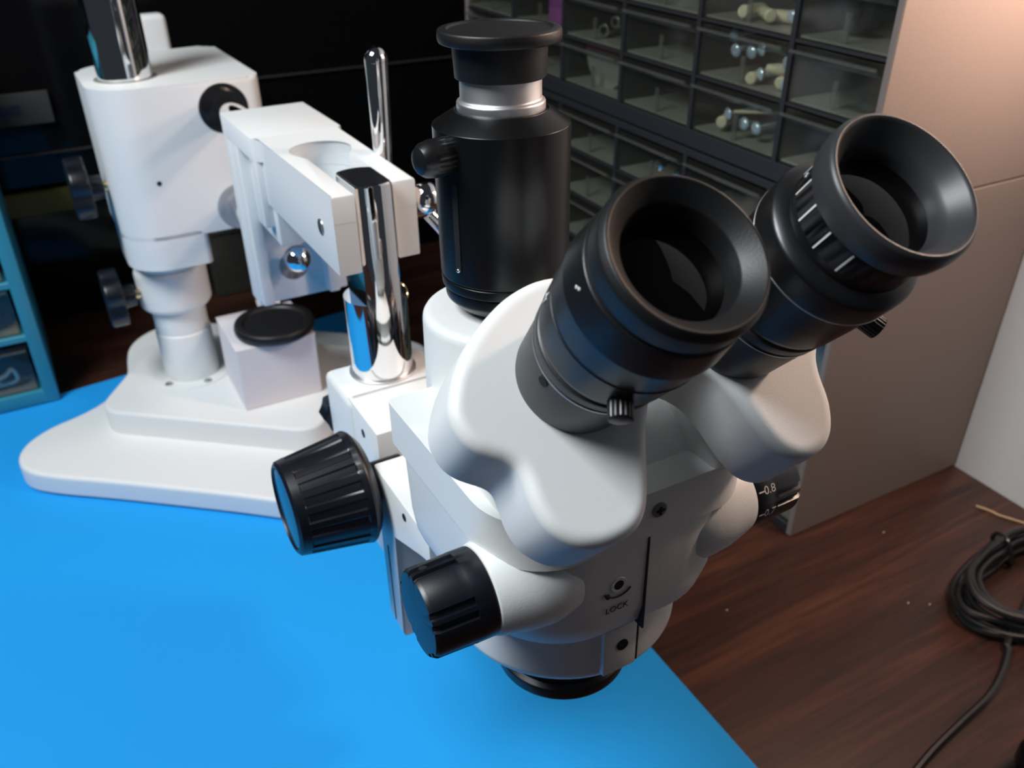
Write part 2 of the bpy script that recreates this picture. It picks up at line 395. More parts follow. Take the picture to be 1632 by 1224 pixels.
# --- focusing rack and post
rack = obj('focus_rack', box(-26.8, 26.8, 131, 172, -34, 47, .5, 2, box(-28.5, 28.5, 165, 206, -34, 47, 4, 3)), WHITE, mic)
obj('rack_screw', lathe([(0, 0), (2.3, 0), (2.3, .4), (0, .4)], (-26.6, 152, 36), (-1, 0, 0), n=18), DARK, rack)
obj('dovetail_slide', box(-20, 16, 112, 132, -32, 30), DARK, rack)
ts = obj('tension_knob', lathe([(0, 0), (12, 0, 1), (12, 12, 2), (0, 12)], (-20, 205, 16), (0, 1, 0), n=48, rf=lambda t, r, h: r * (1 - .12 * abs(math.sin(4 * t)))), KNOB, rack)
N = 72
def post_pts(z, flat): return [(max(-flat, min(flat, 16.3 * math.cos(2 * PI * i / N))), 190 + 16.3 * math.sin(2 * PI * i / N), z) for i in range(N)]
b = loft([post_pts(44, 99), post_pts(92, 99), post_pts(92.01, 9.3), post_pts(152.2, 9.3), [(p[0] * .95, 190 + (p[1] - 190) * .97, 153) for p in post_pts(153, 9.3)]])
post = obj('mounting_post', b, CHROME, mic)
obj('post_top', prism([(p[0] * .95, 190 + (p[1] - 190) * .96) for p in post_pts(0, 9.3)], 153, 153.3), GLOSSB, post)
obj('post_seat', lathe([(16.4, 46.5), (18, 46.5), (18, 48.6, .6), (16.4, 48.6)], (0, 190, 0), n=64), SILVER, post)
obj('thumb_screw', lathe([(0, 0), (4.6, 0), (4.6, 7, 1), (0, 7)], (12, 196, 86), (1, .2, 0), n=40, rf=lambda t, r, h: r * (1 + .05 * math.cos(20 * t))), BRASS, post)
# --- carriage and ring that hold the head
MXC = Matrix(((0, 0, 1), (1, 0, 0), (0, 1, 0))).to_4x4()
cp = [(106, 49), (106, -40), (88, -42), (88, 22), (56, 34), (46, 36), (46, 49)]
b = prism(cp, -38, 38, MXC, 1.2, 2, both=True)
b = box(-26, 26, 105, 112, -36, 40, .5, 1, b)
car = obj('focus_carriage', b, WHITE, mic)
obj('carriage_groove', box(-38.2, -37.8, 97.5, 98.6, -39, 8), DARK, car)
obj('carriage_screw', lathe([(0, 0), (1.7, 0), (1.7, .4), (0, .4)], (-38.05, 71, 43.5), (-1, 0, 0), n=16), DARK, car)
ring = obj('holder_ring', lathe([(33, 36), (36, 32.5, 1), (41, 33, 2), (43, 37, 1.5), (43.3, 57.5, .8), (33, 57.5)], (0, 7, 0), n=96), WHITE, mic)
obj('ring_lug', box(-10, 3.6, -37.0, -28, 37, 57.3, .5, 2), WHITE, ring)
obj('ring_slit', box(3.7, 4.6, -36.6, -28, 38, 58.5), DARK, ring)
obj('lug_screw', lathe([(0, 0), (2.3, 0), (2.3, .4), (0, .4)], (-2.5, -37.0, 49), (0, -1, 0), n=20), DARK, ring)
obl = obj('objective_mount', lathe([(0, 36), (34, 36), (33, 30), (27, 21), (24, 15), (24, 12), (26, 10.5, .5), (26, 6, .6), (24.5, 5), (20, 5.3), (19, 8), (0, 8)], (0, 6, 0), n=72), BLACK, mic)
obj('objective_lens', lathe([(0, 7.0), (10, 7.6), (18.8, 8.5), (18.8, 9), (0, 9)], (0, 6, 0), n=48), LENS, obl)

def knob(name, x0, x1, r0, r1, y, z, s, ribs, parent, material, groove):
    def rf(t, r, h):
        u = (h - 0) / abs(x1 - x0)
        if 0.2 < u < 0.86:
            for a, wd, dp in ribs:
                d = (t - a + PI) % (2 * PI) - PI
                if abs(d) < wd: return r + dp
        return r
    L_ = abs(x1 - x0)
    prof = [(0, 0), (r0 * .80, 0, 1), (r0 * .965, L_ * .09, 2.2), (r0 * .985, L_ * .125)]
    prof += [(r0 + (r1 - r0) * .19, L_ * .19), (r0 + (r1 - r0) * .21, L_ * .21), (r0 + (r1 - r0) * .85, L_ * .85), (r0 + (r1 - r0) * .87, L_ * .87), (r1, L_ - 1.2), (r1 - 1.6, L_, .8)]
    prof += groove(r1, L_)
    return obj(name, lathe(prof, (s * x0, y, z), (s, 0, 0), n=180, rf=rf, k=3), material, parent)
ribs = [(i * 2 * PI / 20, 0.095, -0.75) for i in range(20)]
for s in (-1, 1):
    fk = knob('focus_knob', 40.5, 78.5, 27.2, 21.8, 113, 35, s, ribs, mic, KNOB, lambda r, L_: [(r - 2.6, L_), (r - 3.2, L_ - 1.2), (0, L_ - 1.2)])
    obj('knob_badge', lathe([(0, 0), (18.3, 0), (18.3, .6, .2), (0, .6)], (s * 77.3, 113, 35), (s, 0, 0), n=64), GLOSSB, fk)
    obj('knob_axle', lathe([(0, 0), (9, 0), (9, 20), (0, 20)], (s * 22, 113, 35), (s, 0, 0), n=32), BLACK, fk)

# --- body (zoom pod)
secs = []
for z, hx, y0, y1, r in ((57.6, 41, -33, 52, 30), (58.5, 43, -36.5, 54, 31), (62, 44.2, -40, 55, 31), (70, 45, -42, 56, 30), (99.5, 46, -42.5, 56, 28)):
    secs.append([(p[0], p[1], z) for p in rrect(-hx, hx, y0, y1, [18, 18, r, r], 10)])
body = obj('body', loft(secs), WHITE, mic, angle=50)
KZ, KY = 87.0, -25.5
for s in (-1, 1):
    obj('knob_boss', lathe([(0, 0), (12, 3), (16.8, 10), (18.0, 18), (17.4, 26), (15.6, 34), (14.6, 37.5, .8), (0, 37.5)], (s * 12.5, KY, KZ), (s, 0, 0), n=64), WHITE, body, angle=50)
    zr = [(math.radians(a), .075, -1.1) for a in (20, 36, 92, 108, 164, 180, 236, 252, 308, 324)]
    def rf(t, r, h, zr=zr, h0=(6.5 if s < 0 else 9.2)):
        if h > h0 and r > 12.4:
            for a, wd, dp in zr:
                d = (t - a + PI) % (2 * PI) - PI
                if abs(d) < wd: return r + dp
        return r
    zk = obj('zoom_knob', lathe([(0, 0), (14.4, 0, .5), (14.4, 6.4), (14.3, 6.6), (14.3, 9.1), (14.25, 9.3), (14.0, 19.3), (13.2, 20.6), (11.6, 20.75), (0, 20.9)], (s * 50.2, KY, KZ), (s, 0, 0), n=200, rf=rf, k=3), KNOB, mic)
    if s > 0:
        for txt, ang in (('0.8', 28), ('0.7', -8)):
            a = math.radians(ang); nrm = Vector((0, -math.cos(a), math.sin(a))); pos = Vector((s * 55.8, KY, KZ)) + nrm * 14.42
            up = Vector((0, math.sin(a), math.cos(a))); xx = Vector((1, 0, 0))
            M = Matrix((xx, up, nrm)).transposed().to_4x4(); M.translation = pos
            obj('scale_figure', text_bm(txt, 4.2, M), WPAINT, zk)
            M2 = M.copy(); M2.translation = Vector((s * 52.2, KY, KZ)) + nrm * 14.4
            bb = box(-1.3, 1.3, -.25, .25, -.1, .12); bb.transform(M2); obj('scale_tick', bb, WPAINT, zk)
    else:
        obj('grub_screw', lathe([(0, 0), (1.3, 0), (1.3, .3), (0, .3)], (-66.5, KY + 3.5, KZ + 13.5), (0, .3, 1), n=14), DARK, zk)
obj('front_seam', box(0.8, 1.5, -42.75, -30, 60, 99.6), DARK, body)
hole = obj('lock_screw_hole', lathe([(1.7, -.2), (3.0, -.2), (2.8, .2), (1.8, .05)], (-9.5, -42.5, 84), (0, -1, 0), n=24), WHITE, body)
obj('lock_screw', lathe([(0, 0), (1.8, 0), (1.8, .08), (0, .08)], (-9.5, -42.55, 84), (0, -1, 0), n=20), DARK, hole)
MT = Matrix(((1, 0, 0), (0, 0, -1), (0, 1, 0))).to_4x4(); MT.translation = Vector((-9.9, -42.62, 74.5))
obj('lock_lettering', text_bm('LOCK', 3.3, MT), INK, body)
pa = [(-9.5 + 6.2 * math.cos(math.radians(a)), -42.6, 85.4 + 6.2 * math.sin(math.radians(a))) for a in range(222, 322, 6)]
b = tube(pa, 0.28, 6)
b = lathe([(0, 0), (.95, 0), (0, 2.2)], pa[1], Vector(pa[0]) - Vector(pa[2]), n=8, bm=b)
obj('lock_arrow', b, INK, body)

# --- head base plate (flange), neck, trinocular housing
fo = rrect(-48.5, 48.5, -43.5, 48, [3, 3, 24, 24], 10)
hb = obj('head_base', prism(fo, 100, 117, None, 3.0, 4), WHITE, mic)
obj('head_seam', prism(rrect(-47.2, 47.2, -42.4, 47, [3, 3, 23, 23], 8), 99.2, 100.2), GREYM, hb)
sc = obj('front_screw', lathe([(0, 0), (2.7, 0), (2.7, .8, .5), (0, 1.0)], (3.4, -43.3, 109.5), (0, -1, 0), n=24), DULL, hb)
b = box(1.9, 4.9, -44.5, -44.2, 109.1, 109.9); b = box(3.0, 3.8, -44.5, -44.2, 108, 111, 0, 1, b)
obj('screw_slot', b, DARK, sc)
INC = 0.8649
A = Vector((0, -math.cos(INC), math.sin(INC))); B = Vector((0, math.sin(INC), math.cos(INC)))
def ax(side, s, w=0.0, x=0.0): return Vector((side * 27.2 + x, -82.7, 213.0)) + A * s + B * w
LP = -64.5
def plate_M(s):
    M = Matrix((Vector((1, 0, 0)), B, A)).transposed().to_4x4(); M.translation = Vector((0, -82.7, 213.0)) + A * s; return M
sad = [(ax(0, LP - 42, -37).y, ax(0, LP - 42, -37).z), (ax(0, LP - 42, 14).y, ax(0, LP - 42, 14).z), (16, ax(0, LP - 42, 14).z), (16, 112), (-41, 112)]
MX = Matrix(((0, 0, 1), (1, 0, 0), (0, 1, 0))).to_4x4()
obj('neck_saddle', prism(sad, -26, 26, MX, .8, 2, both=True), WHITE, hb)
for s in (-1, 1):
    nk = [(ax(0, LP - 23, -36).y, ax(0, LP - 23, -36).z), (ax(0, LP - 23, -4).y, ax(0, LP - 23, -4).z), (6, 125), (6, 114), (-40, 114)]
    x0, x1 = sorted((s * 24, s * 44))
    obj('prism_neck', prism(nk, x0, x1, MX, 1.5, 2, both=True), WHITE, hb)
tri = obj('trinocular_housing', lathe([(0, 99), (31, 99), (30.3, 143, 3.5), (16, 143.4), (0, 143.4)], (0, 46.6, 0), n=80), WHITE, mic)
HL = [(-23, 28.3), (-31.3, 26.6), (-38.1, 23.8), (-48.3, 17.2), (-55.6, 10), (-60.2, 2.5), (-61.2, -1.6), (-60.4, -6.4), (-58.4, -9.6), (-55.1, -12.2), (-52.2, -14.2), (-50.1, -16.5), (-49.3, -19), (-49.3, -22.2), (-49.7, -26.3), (-49.5, -30.5), (-48.2, -34.9), (-44, -39.6), (-39.4, -41.6), (-34.3, -42.2), (-28.2, -41.4), (-24.5, -38.8), (-22.1, -35.6), (-19.8, -31.1), (-13.2, -17.0), (-5, -6), (-3, 2), (-3, 14), (-7, 22), (-14, 27)]
HR = [(23, 28.3), (31.3, 26.6), (38.1, 23.8), (48.3, 17.2), (55.6, 10), (60.2, 2.5), (60.4, -2.5), (56.5, -7.5), (52.8, -11.3), (50.2, -14.6), (48.6, -18.2), (47.6, -22), (47, -26.4), (46, -30), (44, -34), (41.6, -37), (38, -39.4), (32, -40.6), (27.2, -39), (23.6, -35.4), (21.6, -29), (20.2, -20), (17, -10.5), (8, -3), (3, 4), (3, 14), (7, 22), (14, 27)][::-1]
for s, H in ((-1, HL), (1, HR)):
    ho = obj('eyepiece_housing', prism_round(grow(smooth_closed(H, 2), 1.7), -25, 0, 3.6, plate_M(LP)), CAST, mic, angle=40)
    if s < 0: lab(ho, 'left prism housing with flat sloping face')

# --- eyepieces
for s, ext in ((-1, 0.0), (1, 8.0)):
    O = ax(s, ext); base = ax(s, 0)
    tb = obj('eyepiece_tube', lathe([(0, LP - 1), (15.6, LP - 1), (16.2, LP + 1.5), (17.4, -45.5, .5), (16.8, -45.0), (16.8, -44.2), (17.9, -43.8, .4), (18.2, -40.6, .4), (17.6, -40.2), (17.6, -38), (0, -38)], base, A, n=96), GREYM, mic)
    lab(tb, 'dark grey eyepiece sleeve with grooved rings')
    obj('sleeve_ring', lathe([(17.0, -45.3), (17.75, -45.3), (17.75, -45.0), (17.0, -45.0)], base, A, n=96), SILVER, tb)
    ep = obj('eyepiece', lathe([(0, -39), (18.2, -39), (18.6, -37.8, .5), (19.4, -28), (19.6, -20.6, .3), (20.3, -20.2, .3), (20.5, -12.5, 1.0), (18.2, -10.8), (17.0, -10.5), (17.0, 1), (13.4, 1), (13.4, -8.6), (0, -8.6)] if s > 0 else
              [(0, -39), (18.2, -39), (18.6, -37.8, .5), (19.4, -28), (20.4, -17.5, .25), (19.4, -8.6, .3), (18.3, -8.2), (17.5, -8.0), (17.2, -16.5), (0, -16.5)], base, A, n=96), BLACK, mic)
    obj('grip_ring', lathe([(19.5, -20.9), (20.4, -20.6, .2), (20.4, -20.2, .2), (19.5, -20.0)] if s > 0 else [(19.3, -27.6), (19.75, -27.4, .1), (19.75, -27.0, .1), (19.3, -26.8)], base, A, n=96), SILVER if s > 0 else BLACK, ep)
    cup = obj('eyecup', lathe(([(17.0, -8.2), (19.0, -7.6, .5), (19.2, -2.0, .6), (18.2, -.1, .5), (17.6, 0, .3), (13.6, -3.6, .4), (13.1, -6), (12.8, -16), (17.0, -16), (17.0, -8.2)] if s < 0 else [(17.0, -8.6), (18.6, -8.2, .8), (19.3, -4, 1.0), (18.9, -.8, .6), (18.0, 0, .4), (17.2, -.5, .4), (14.2, -5.0, .6), (13.2, -7.5), (12.8, -16), (17.0, -16), (17.0, -8.6)]), O, A, n=96), RUBBER if s < 0 else GREYM, ep)
    obj('eye_lens', lathe([(0, -7.6), (6, -8.0), (12.95, -9.6), (12.95, -10.4), (0, -10.4)], O, A, n=64), LENS, ep)
    def around(phi, r, h): return base + A * h + (Vector((1, 0, 0)) * math.cos(phi) + B * math.sin(phi)) * r
    if s > 0:
        for k, a in enumerate((118, 142, 166, 190, 214)):
            ph = math.radians(a); nrm = (Vector((1, 0, 0)) * math.cos(ph) + B * math.sin(ph)); tt = A.cross(nrm)
            M = Matrix((tt, A, nrm)).transposed().to_4x4(); M.translation = around(ph, 17.05, -4.8)
            bb = box(-.22, .22, -3.2, 3.2, -.1, .1); bb.transform(M); obj('diopter_tick', bb, WPAINT, ep)
        ph = math.radians(128); nrm = (Vector((1, 0, 0)) * math.cos(ph) + B * math.sin(ph)); tt = A.cross(nrm)
        M = Matrix((tt, A, nrm)).transposed().to_4x4(); M.translation = around(ph, 17.05, -5.5); bb = text_bm('+', 3.2, M); obj('diopter_figure', bb, WPAINT, ep)
        scr = [around(math.radians(304), 17, -31), around(math.radians(304), 25, -31)]
    else:
        scr = [around(math.radians(245), 17, -35), around(math.radians(245), 23.5, -35)]
        for k in (0, 1):
            M = frame(around(math.radians(172 + 3 * k), 20.45, -15 + .6 * k), Vector((-1, 0, 0)))
            obj('white_speck', lathe([(0, 0), (.45, 0), (.3, .2), (0, .2)], around(math.radians(170 + 2.5 * k), 19.9, -12.5 + .8 * k), (-1, 0, 0), n=10), WPAINT, ep)
        obj('set_screw', lathe([(0, 0), (1.5, 0), (1.5, .5), (0, .5)], around(math.radians(192), 17.05, -48), Vector((math.cos(math.radians(192)), 0, 0)) + B * math.sin(math.radians(192)), n=16), DARK, tb)
    # white engraved strokes seen edge-on on the barrel
    ph = math.radians(146 if s < 0 else 128); nrm = (Vector((1, 0, 0)) * math.cos(ph) + B * math.sin(ph)); tt = A.cross(nrm)
    M = Matrix((tt, A, nrm)).transposed().to_4x4(); M.translation = around(ph, 19.15, -32)
    bb = box(-.9, .9, -.2, .2, -.3, .12); bb = box(-.2, .2, .2, 2.2, -.3, .12, 0, 1, bb); bb = box(.5, .8, -1.6, -.4, -.3, .12, 0, 1, bb)
    bb.transform(M); obj('engraved_mark', bb, WPAINT, ep)
    d = scr[1] - scr[0]
    tsn = obj('clamp_thumb_screw', lathe([(0, 0), (1.6, 0), (1.6, d.length - 6), (0, d.length - 6)], scr[0], d, n=16), BLACK, tb)
    obj('thumb_screw_head', lathe([(0, d.length - 6.2), (2.9, d.length - 6.2, .3), (2.9, d.length - .3, .5), (0, d.length)], scr[0], d, n=60, rf=lambda t, r, h: r * (1 + .045 * math.cos(20 * t))), BLACK, tsn)

# --- trinocular photo tube
TB = (0, 46.6, 0)
pt = obj('photo_tube', lathe([(0, 146), (18, 146, 1), (21.2, 149.5, .6), (21.4, 153.2, .4), (20.9, 153.5), (20.9, 154), (22.3, 154.2, .3), (22.4, 157.4, .3), (21.9, 157.6), (21.9, 158.0), (22.5, 158.2, .3), (22.7, 208.4, .25), (15.6, 212.8, .3), (14.6, 212.4), (0, 212.4)], TB, n=96), SATIN, mic)
obj('tube_neck', lathe([(0, 142), (14.5, 142), (14.5, 147), (0, 147)], TB, n=64), GREYM, pt)
obj('silver_ring', lathe([(0, 212), (14.0, 212), (14.4, 212.6, .5), (14.4, 215.4, .6), (13.4, 216.0, .3), (13.2, 216.6), (13.2, 226), (0, 226)], TB, n=80), SILVER, pt)
cap = obj('dust_cap', lathe([(13.3, 222.6), (14.6, 222.6, .3), (15.2, 233), (19.2, 233.2, .6), (19.6, 235, .6), (19.3, 237.2, .8), (16.6, 237.4, .4), (16.0, 236.75), (0, 236.85)], TB, n=80), RUBBER, pt)
lab(cap, 'black flanged dust cap')
kn = obj('tube_lock_knob', lathe([(0, -1), (5.0, -1), (5.9, 1.0), (5.9, 7.5), (5.8, 8), (5.5, 10), (4.2, 11.9), (2, 12.8), (0, 13)], (-20.5, 43, 201.5), (-.98, -.16, 0), n=80, rf=lambda t, r, h: r * (1 + (.03 * math.cos(28 * t) if 1 <= h < 7.6 else 0))), BLACK, pt)
M = frame((0, 0, 0), (1, 0, 0))
an = math.radians(199); nrm = Vector((math.cos(an), math.sin(an), 0)); tt = Vector((-nrm.y, nrm.x, 0))
M = Matrix((tt, Vector((0, 0, 1)), nrm)).transposed().to_4x4(); M.translation = Vector((0, 46.6, 178)) + nrm * 22.4
bb = box(-1.2, 1.2, -15, 15, -1, .45); bb.transform(M); obj('tube_slot', bb, DARK, pt)
M.translation = Vector((0, 46.6, 163.6)) + nrm * 22.75
bb = sphere((0, 0, 0), .8, None, 10, 8); bb.transform(M); obj('slot_pin', bb, CHROME, pt)

# ================================================================== SMALL CARTON AND LENS CAP
car_t = thing('carton', 'small white cardboard carton standing on the stand base', 'box', (0.0, 0.485, 0.0432))
obj('carton_body', box(-33, 33, 450, 520, 43.3, 99.5, .5, 1), CARDW, car_t, MD)
b = box(-33.3, 33.3, 450, 520.3, 99.5, 100.1)
obj('carton_lid', b, CARDW, car_t, MD)
fl_ = box(-10, 10, 0, 9, 0, .5); fl_.transform(Matrix.Translation((14, 519, 100)) @ Matrix.Rotation(math.radians(38), 4, 'X'))
obj('carton_flap', fl_, CARDW, car_t, MD)
lc = obj('lens_cap', lathe([(0, 0), (30, 0), (30.5, 1.2), (33, 1.8, .8), (33.6, 5.5, 1.6), (32.3, 9.4, 1.6), (26.5, 9.6, 1.0), (24.8, 7.4, .8), (0, 7.2)], (6, 473, 100.2), n=80), RUBBER, None, MD)
tag(lc, 'round black lens cap lying on top of the white carton', 'lens cap')

# ================================================================== DRAWER CABINETS
def drawer_mesh(name, wd, ht, dp, floor=FROST, mats=None):
    """open clear drawer, front at x=0 facing -x, width along y (0..wd), height z"""
    b = bmesh.new(); t = 1.4
    def bx(x0, x1, y0, y1, z0, z1, mi):
        n0 = len(b.faces); box(x0, x1, y0, y1, z0, z1, 0, 1, b)
        b.faces.ensure_lookup_table()
        for f in b.faces[n0:]: f.material_index = mi
    bx(0, t, 0, wd, 0, ht, 0)
    bx(t, dp, 0, t, 0, ht * .86, 0); bx(t, dp, wd - t, wd, 0, ht * .86, 0)
    bx(dp - t, dp, t, wd - t, 0, ht * .8, 0)
    bx(t, dp - t, t, wd - t, 0, t, 1)
    bx(t, 3.0, wd * .47, wd * .52, 1, ht * .55, 2)
    b.transform(MD); finish(b); me = bpy.data.meshes.new(name); b.to_mesh(me); b.free()
    for m in (mats or (CLEAR, floor, LIP)): me.materials.append(m)
    return me
def lip_mesh(wd, ht):
    b = prism([(0.2, ht - 8.0), (-5.5, ht - 3.4), (-6.5, ht - 3.8), (-6.5, ht - 2.4), (-5.4, ht - 2.0), (0.2, ht - 6.6)], 1.0, wd - 1.0, Matrix(((1, 0, 0), (0, 0, 1), (0, 1, 0))).to_4x4())
    b.transform(MD); finish(b); me = bpy.data.meshes.new('handle'); b.to_mesh(me); b.free(); me.materials.append(LIP); return me

def cabinet(name, label, z0, z1, rowz, cols, y0, y1, x0, x1, skip=()):
    root = thing(name, label, 'cabinet', ((x0 + x1) / 2000, (y0 + y1) / 2000, z0 / 1000))
    obj('side_panel', box(x0, x1, y0, y0 + 5, z0, z1, .8, 1), SHELL, root, MD)
    obj('side_panel', box(x0, x1, y1 - 5, y1, z0, z1, .8, 1), SHELL, root, MD)
    obj('top_panel', box(x0, x1, y0 + 4.8, y1 - 4.8, z1 - 6, z1 - .3, .6, 1), CAB, root, MD)
    obj('bottom_panel', box(x0, x1, y0 + 4.8, y1 - 4.8, z0 + .3, rowz[0] - 1, .6, 1), CAB, root, MD)
    obj('back_panel', box(x1 - 3, x1 - .5, y0 + 4.8, y1 - 4.8, z0 + 2, z1 - 2), CAB, root, MD)
    for a in cols[1:]: obj('divider', box(x0 + .6, x1 - 3, a[0] - 4, a[0], rowz[0] - 2, z1 - 5), CAB, root, MD)
    for i, z in enumerate(rowz[1:]): obj('shelf', box(x0 + 1.2, x1 - 3, y0 + 4.9, y1 - 4.9, z - 2.6, z - .6), CAB, root, MD)
    cache = {}
    tops = list(rowz[1:]) + [z1 - 4]
    for i, z in enumerate(rowz):
        for j, (a, c) in enumerate(cols):
            wd = c - a - 1.4; ht = tops[i] - z - 4.2; key = (round(wd, 1), round(ht, 1))
            if key not in cache: cache[key] = (drawer_mesh('drawer', wd, ht, x1 - x0 - 12), lip_mesh(wd, ht))
            if (i, j) in skip: continue
            d = bpy.data.objects.new('drawer', cache[key][0]); C.objects.link(d); d.parent = root
            wp = Vector(((x0 + 2.0) / 1000, (a + .7) / 1000, (z + .2) / 1000)); d.location = wp - WPOS[root.name]
            h = bpy.data.objects.new('handle', cache[key][1]); C.objects.link(h); h.parent = d
    return root
cols = [(148, 219), (223, 309), (313, 399), (403, 489), (493, 579), (583, 676)]
low = cabinet('drawer_cabinet', 'charcoal drawer cabinet standing on the desk beneath an identical one', 0.2, 256.3, [10, 51, 92, 133, 174, 215], cols, 143, 682, 295, 483)
upc = cabinet('drawer_cabinet', 'charcoal cabinet with clear drawers stacked on top of another cabinet', 257.2, 474, [271, 310, 348.5, 387, 425.5], cols, 143, 682, 295, 483)

# teal cabinet on the left
tr = thing('drawer_cabinet', 'teal plastic drawer cabinet at the back left corner of the blue paper', 'cabinet', (-0.30, 0.70, 0.0015))
X0, X1, Y0, Y1 = -440, -172, 622, 770
obj('side_panel', box(X1 - 12, X1, Y0, Y1, 1.6, 300, 1, 2), TEAL, tr, MD)
obj('side_panel', box(X0, X0 + 12, Y0, Y1, 1.6, 300, 1, 2), TEAL, tr, MD)
obj('bottom_panel', box(X0 + 11, X1 - 11, Y0, Y1, 1.6, 15, 1, 2), TEAL, tr, MD)
obj('top_panel', box(X0 + 11, X1 - 11, Y0, Y1, 290, 299, 1, 2), TEAL, tr, MD)
obj('back_panel', box(X0 + 11, X1 - 11, Y1 - 4, Y1 - .5, 5, 295), TEAL, tr, MD)
for z in (67, 119, 171, 223): obj('shelf', box(X0 + 11, X1 - 11, Y0 + .5, Y1 - 4, z, z + 6, .6, 1), TEAL, tr, MD)
obj('divider', box(-306, -300, Y0 + .5, Y1 - 4, 14, 291), TEAL, tr, MD)
tb_ = bmesh.new(); tdm = drawer_mesh('drawer', 110, 47, 138)
th_ = lip_mesh(110, 47)
for i, z in enumerate((15.5, 73.5, 125.5, 177.5, 229.5)):
    for xs in (-298.5, -428):
        d = bpy.data.objects.new('drawer', tdm); C.objects.link(d); d.parent = tr
        d.rotation_euler = (0, 0, PI / 2); d.location = Vector(((xs + 112) / 1000, (Y0 + 4) / 1000, z / 1000)) - WPOS[tr.name]
        h = bpy.data.objects.new('handle', th_); C.objects.link(h); h.parent = d

def copy_tree(o, parent=None):
    c = o.copy(); C.objects.link(c); c.parent = parent
    for ch in list(o.children): copy_tree(ch, c)
    return c

# --- loose hardware inside the drawers
def make_screw():
    r = thing('wall_anchor_screw', 'zinc screw', 'screw', (0, 0, 0))
    obj('screw_head', lathe([(0, -2.4), (2.0, -2.2), (3.8, -1.2), (4.6, 0, .3), (3.0, 1.2), (0, 1.2)], (0, 0, 0), (1, 0, 0), n=20), ZINC, r, MD)
    obj('screw_shank', lathe([(0, 1), (1.8, 1), (1.6, 24), (0, 28)], (0, 0, 0), (1, 0, 0), n=10), ZINC, r, MD)
    return r
proto = make_screw()
def place(o, px, label, group=None, rz=0, ry=0):
    o.location = Vector(px) / 1000; o.rotation_euler = (0, ry, rz); o['label'] = label
    if group: o['group'] = group
    return o
# (y, z) on the drawer fronts
scr = [(285, 339, 'zinc screw head high at the left of the middle upper drawer'), (281.5, 329.5, 'zinc screw head low at the far left of the middle upper drawer'),
       (266, 331, 'zinc screw head left of centre above the cream plug'), (256.5, 334.5, 'topmost zinc screw head in the middle upper drawer'),
       (255, 318.5, 'lowest zinc screw head at the centre of the middle upper drawer'), (232.5, 329.5, 'zinc screw head at the upper right of the middle upper drawer'),
       (231.5, 316.2, 'zinc screw head in the bottom right corner of the middle upper drawer'),
       (281, 286.5, 'left of three zinc screws in the bottom drawer'), (264, 283.5, 'middle of three zinc screws in the bottom drawer'), (251.5, 283, 'right of three zinc screws in the bottom drawer'),
       (233, 357.5, 'zinc screw at the right of the top drawer above the screws')]
for i, (y, z, l) in enumerate(scr):
    o = proto if i == 0 else copy_tree(proto)
    place(o, (306, y, z), l, 'zinc screws in the clear drawers', rz=random.uniform(-.3, .3), ry=random.uniform(-.15, .15))
def make_plug():
    b = lathe([(0, 0), (3.6, 0, .6), (4.4, 2), (4.0, 3), (3.8, 20), (2.8, 26), (0, 27)], (0, 0, 0), (0, 1, 0), n=16)
    return obj('wall_plug', b, CREAM, None, MD)
pl = make_plug(); first = True
for x, y, z, rz, l in ((312, 262, 316, -1.2, 'cream wall plug standing among screws in the middle upper drawer'), (312, 238, 324, .7, 'cream wall plug at the right of the middle upper drawer'),
                       (316, 243, 316.5, -.9, 'cream wall plug behind the bottom right screw'), (314, 291, 280, -1.0, 'cream wall plug left of three screws in the bottom drawer'),
                       (312, 276, 356, -1.3, 'cream wall plug at the left of the top drawer'), (310, 262, 356, -.5, 'cream wall plug in the middle of the top drawer'), (316, 250, 355, .3, 'cream wall plug at the right of the top drawer')):
    o = pl if first else copy_tree(pl); first = False
    o.rotation_euler = (0, 0, rz); o.location = (x / 1000, y / 1000, z / 1000 - .0044); tag(o, l, 'wall plug', 'cream wall plugs in the clear drawers')
st = obj('cable_tie', tube(catmull([(310, 279, 288), (316, 255, 292), (318, 235, 296), (312, 226, 292), (322, 236, 286)], 8), 1.2, 8), CREAM, None, MD)
tag(st, 'thin cream plastic strap bent behind the three screws', 'cable tie')
def hollow(y, z, x, rz):
    b = lathe([(3.0, 0), (5.0, 0, .4), (5.0, 22), (3.0, 22), (3.0, 0)], (0, 0, 0), (1, 0, 0), n=24); b.transform(Matrix.Rotation(rz, 4, 'Z'))
    b.transform(Matrix.Translation((x, y, z))); return obj('metal_spacer', b, STEEL, None, MD)
for y, z, rz, l in ((430, 327, .2, 'left grey metal spacer tube in the drawer above the red lid'), (419, 331, -.1, 'middle grey metal spacer tube resting on the others'), (413, 322, .35, 'right grey metal spacer tube in the drawer'), (446, 318, .5, 'grey metal spacer tube lying apart at the left')):
    tag(hollow(y, z, 308, rz), l, 'spacer', 'metal spacers in the clear drawer')
b = prism(arc(0, 0, 30, 180, 360, 16), 0, 24, Matrix.Translation((312, 446, 300)) @ Matrix.Rotation(PI / 2, 4, 'Z') @ Matrix.Rotation(PI / 2, 4, 'X'))
rb = obj('parts_tub', b, FROST, None, MD); tag(rb, 'rounded clear tub with a red lid inside a drawer', 'container')
obj('tub_lid', box(311, 337, 417, 475, 299.5, 303, .8, 1), RED, rb, MD)
lm = obj('stopper', lathe([(0, 0), (7, 0, 1), (7.5, 5), (6.5, 13, 2), (0, 14)], (312, 327, 288), (.9, -.4, 0), n=24), LIME, None, MD)
tag(lm, 'lime green plastic stopper in the bottom row drawer', 'stopper')
pp = obj('purple_packet', box(305, 330, 500, 532, 312.6, 343, 3, 2), PURPLE, None, MD); tag(pp, 'purple packet in a drawer behind the dust cap', 'packet')
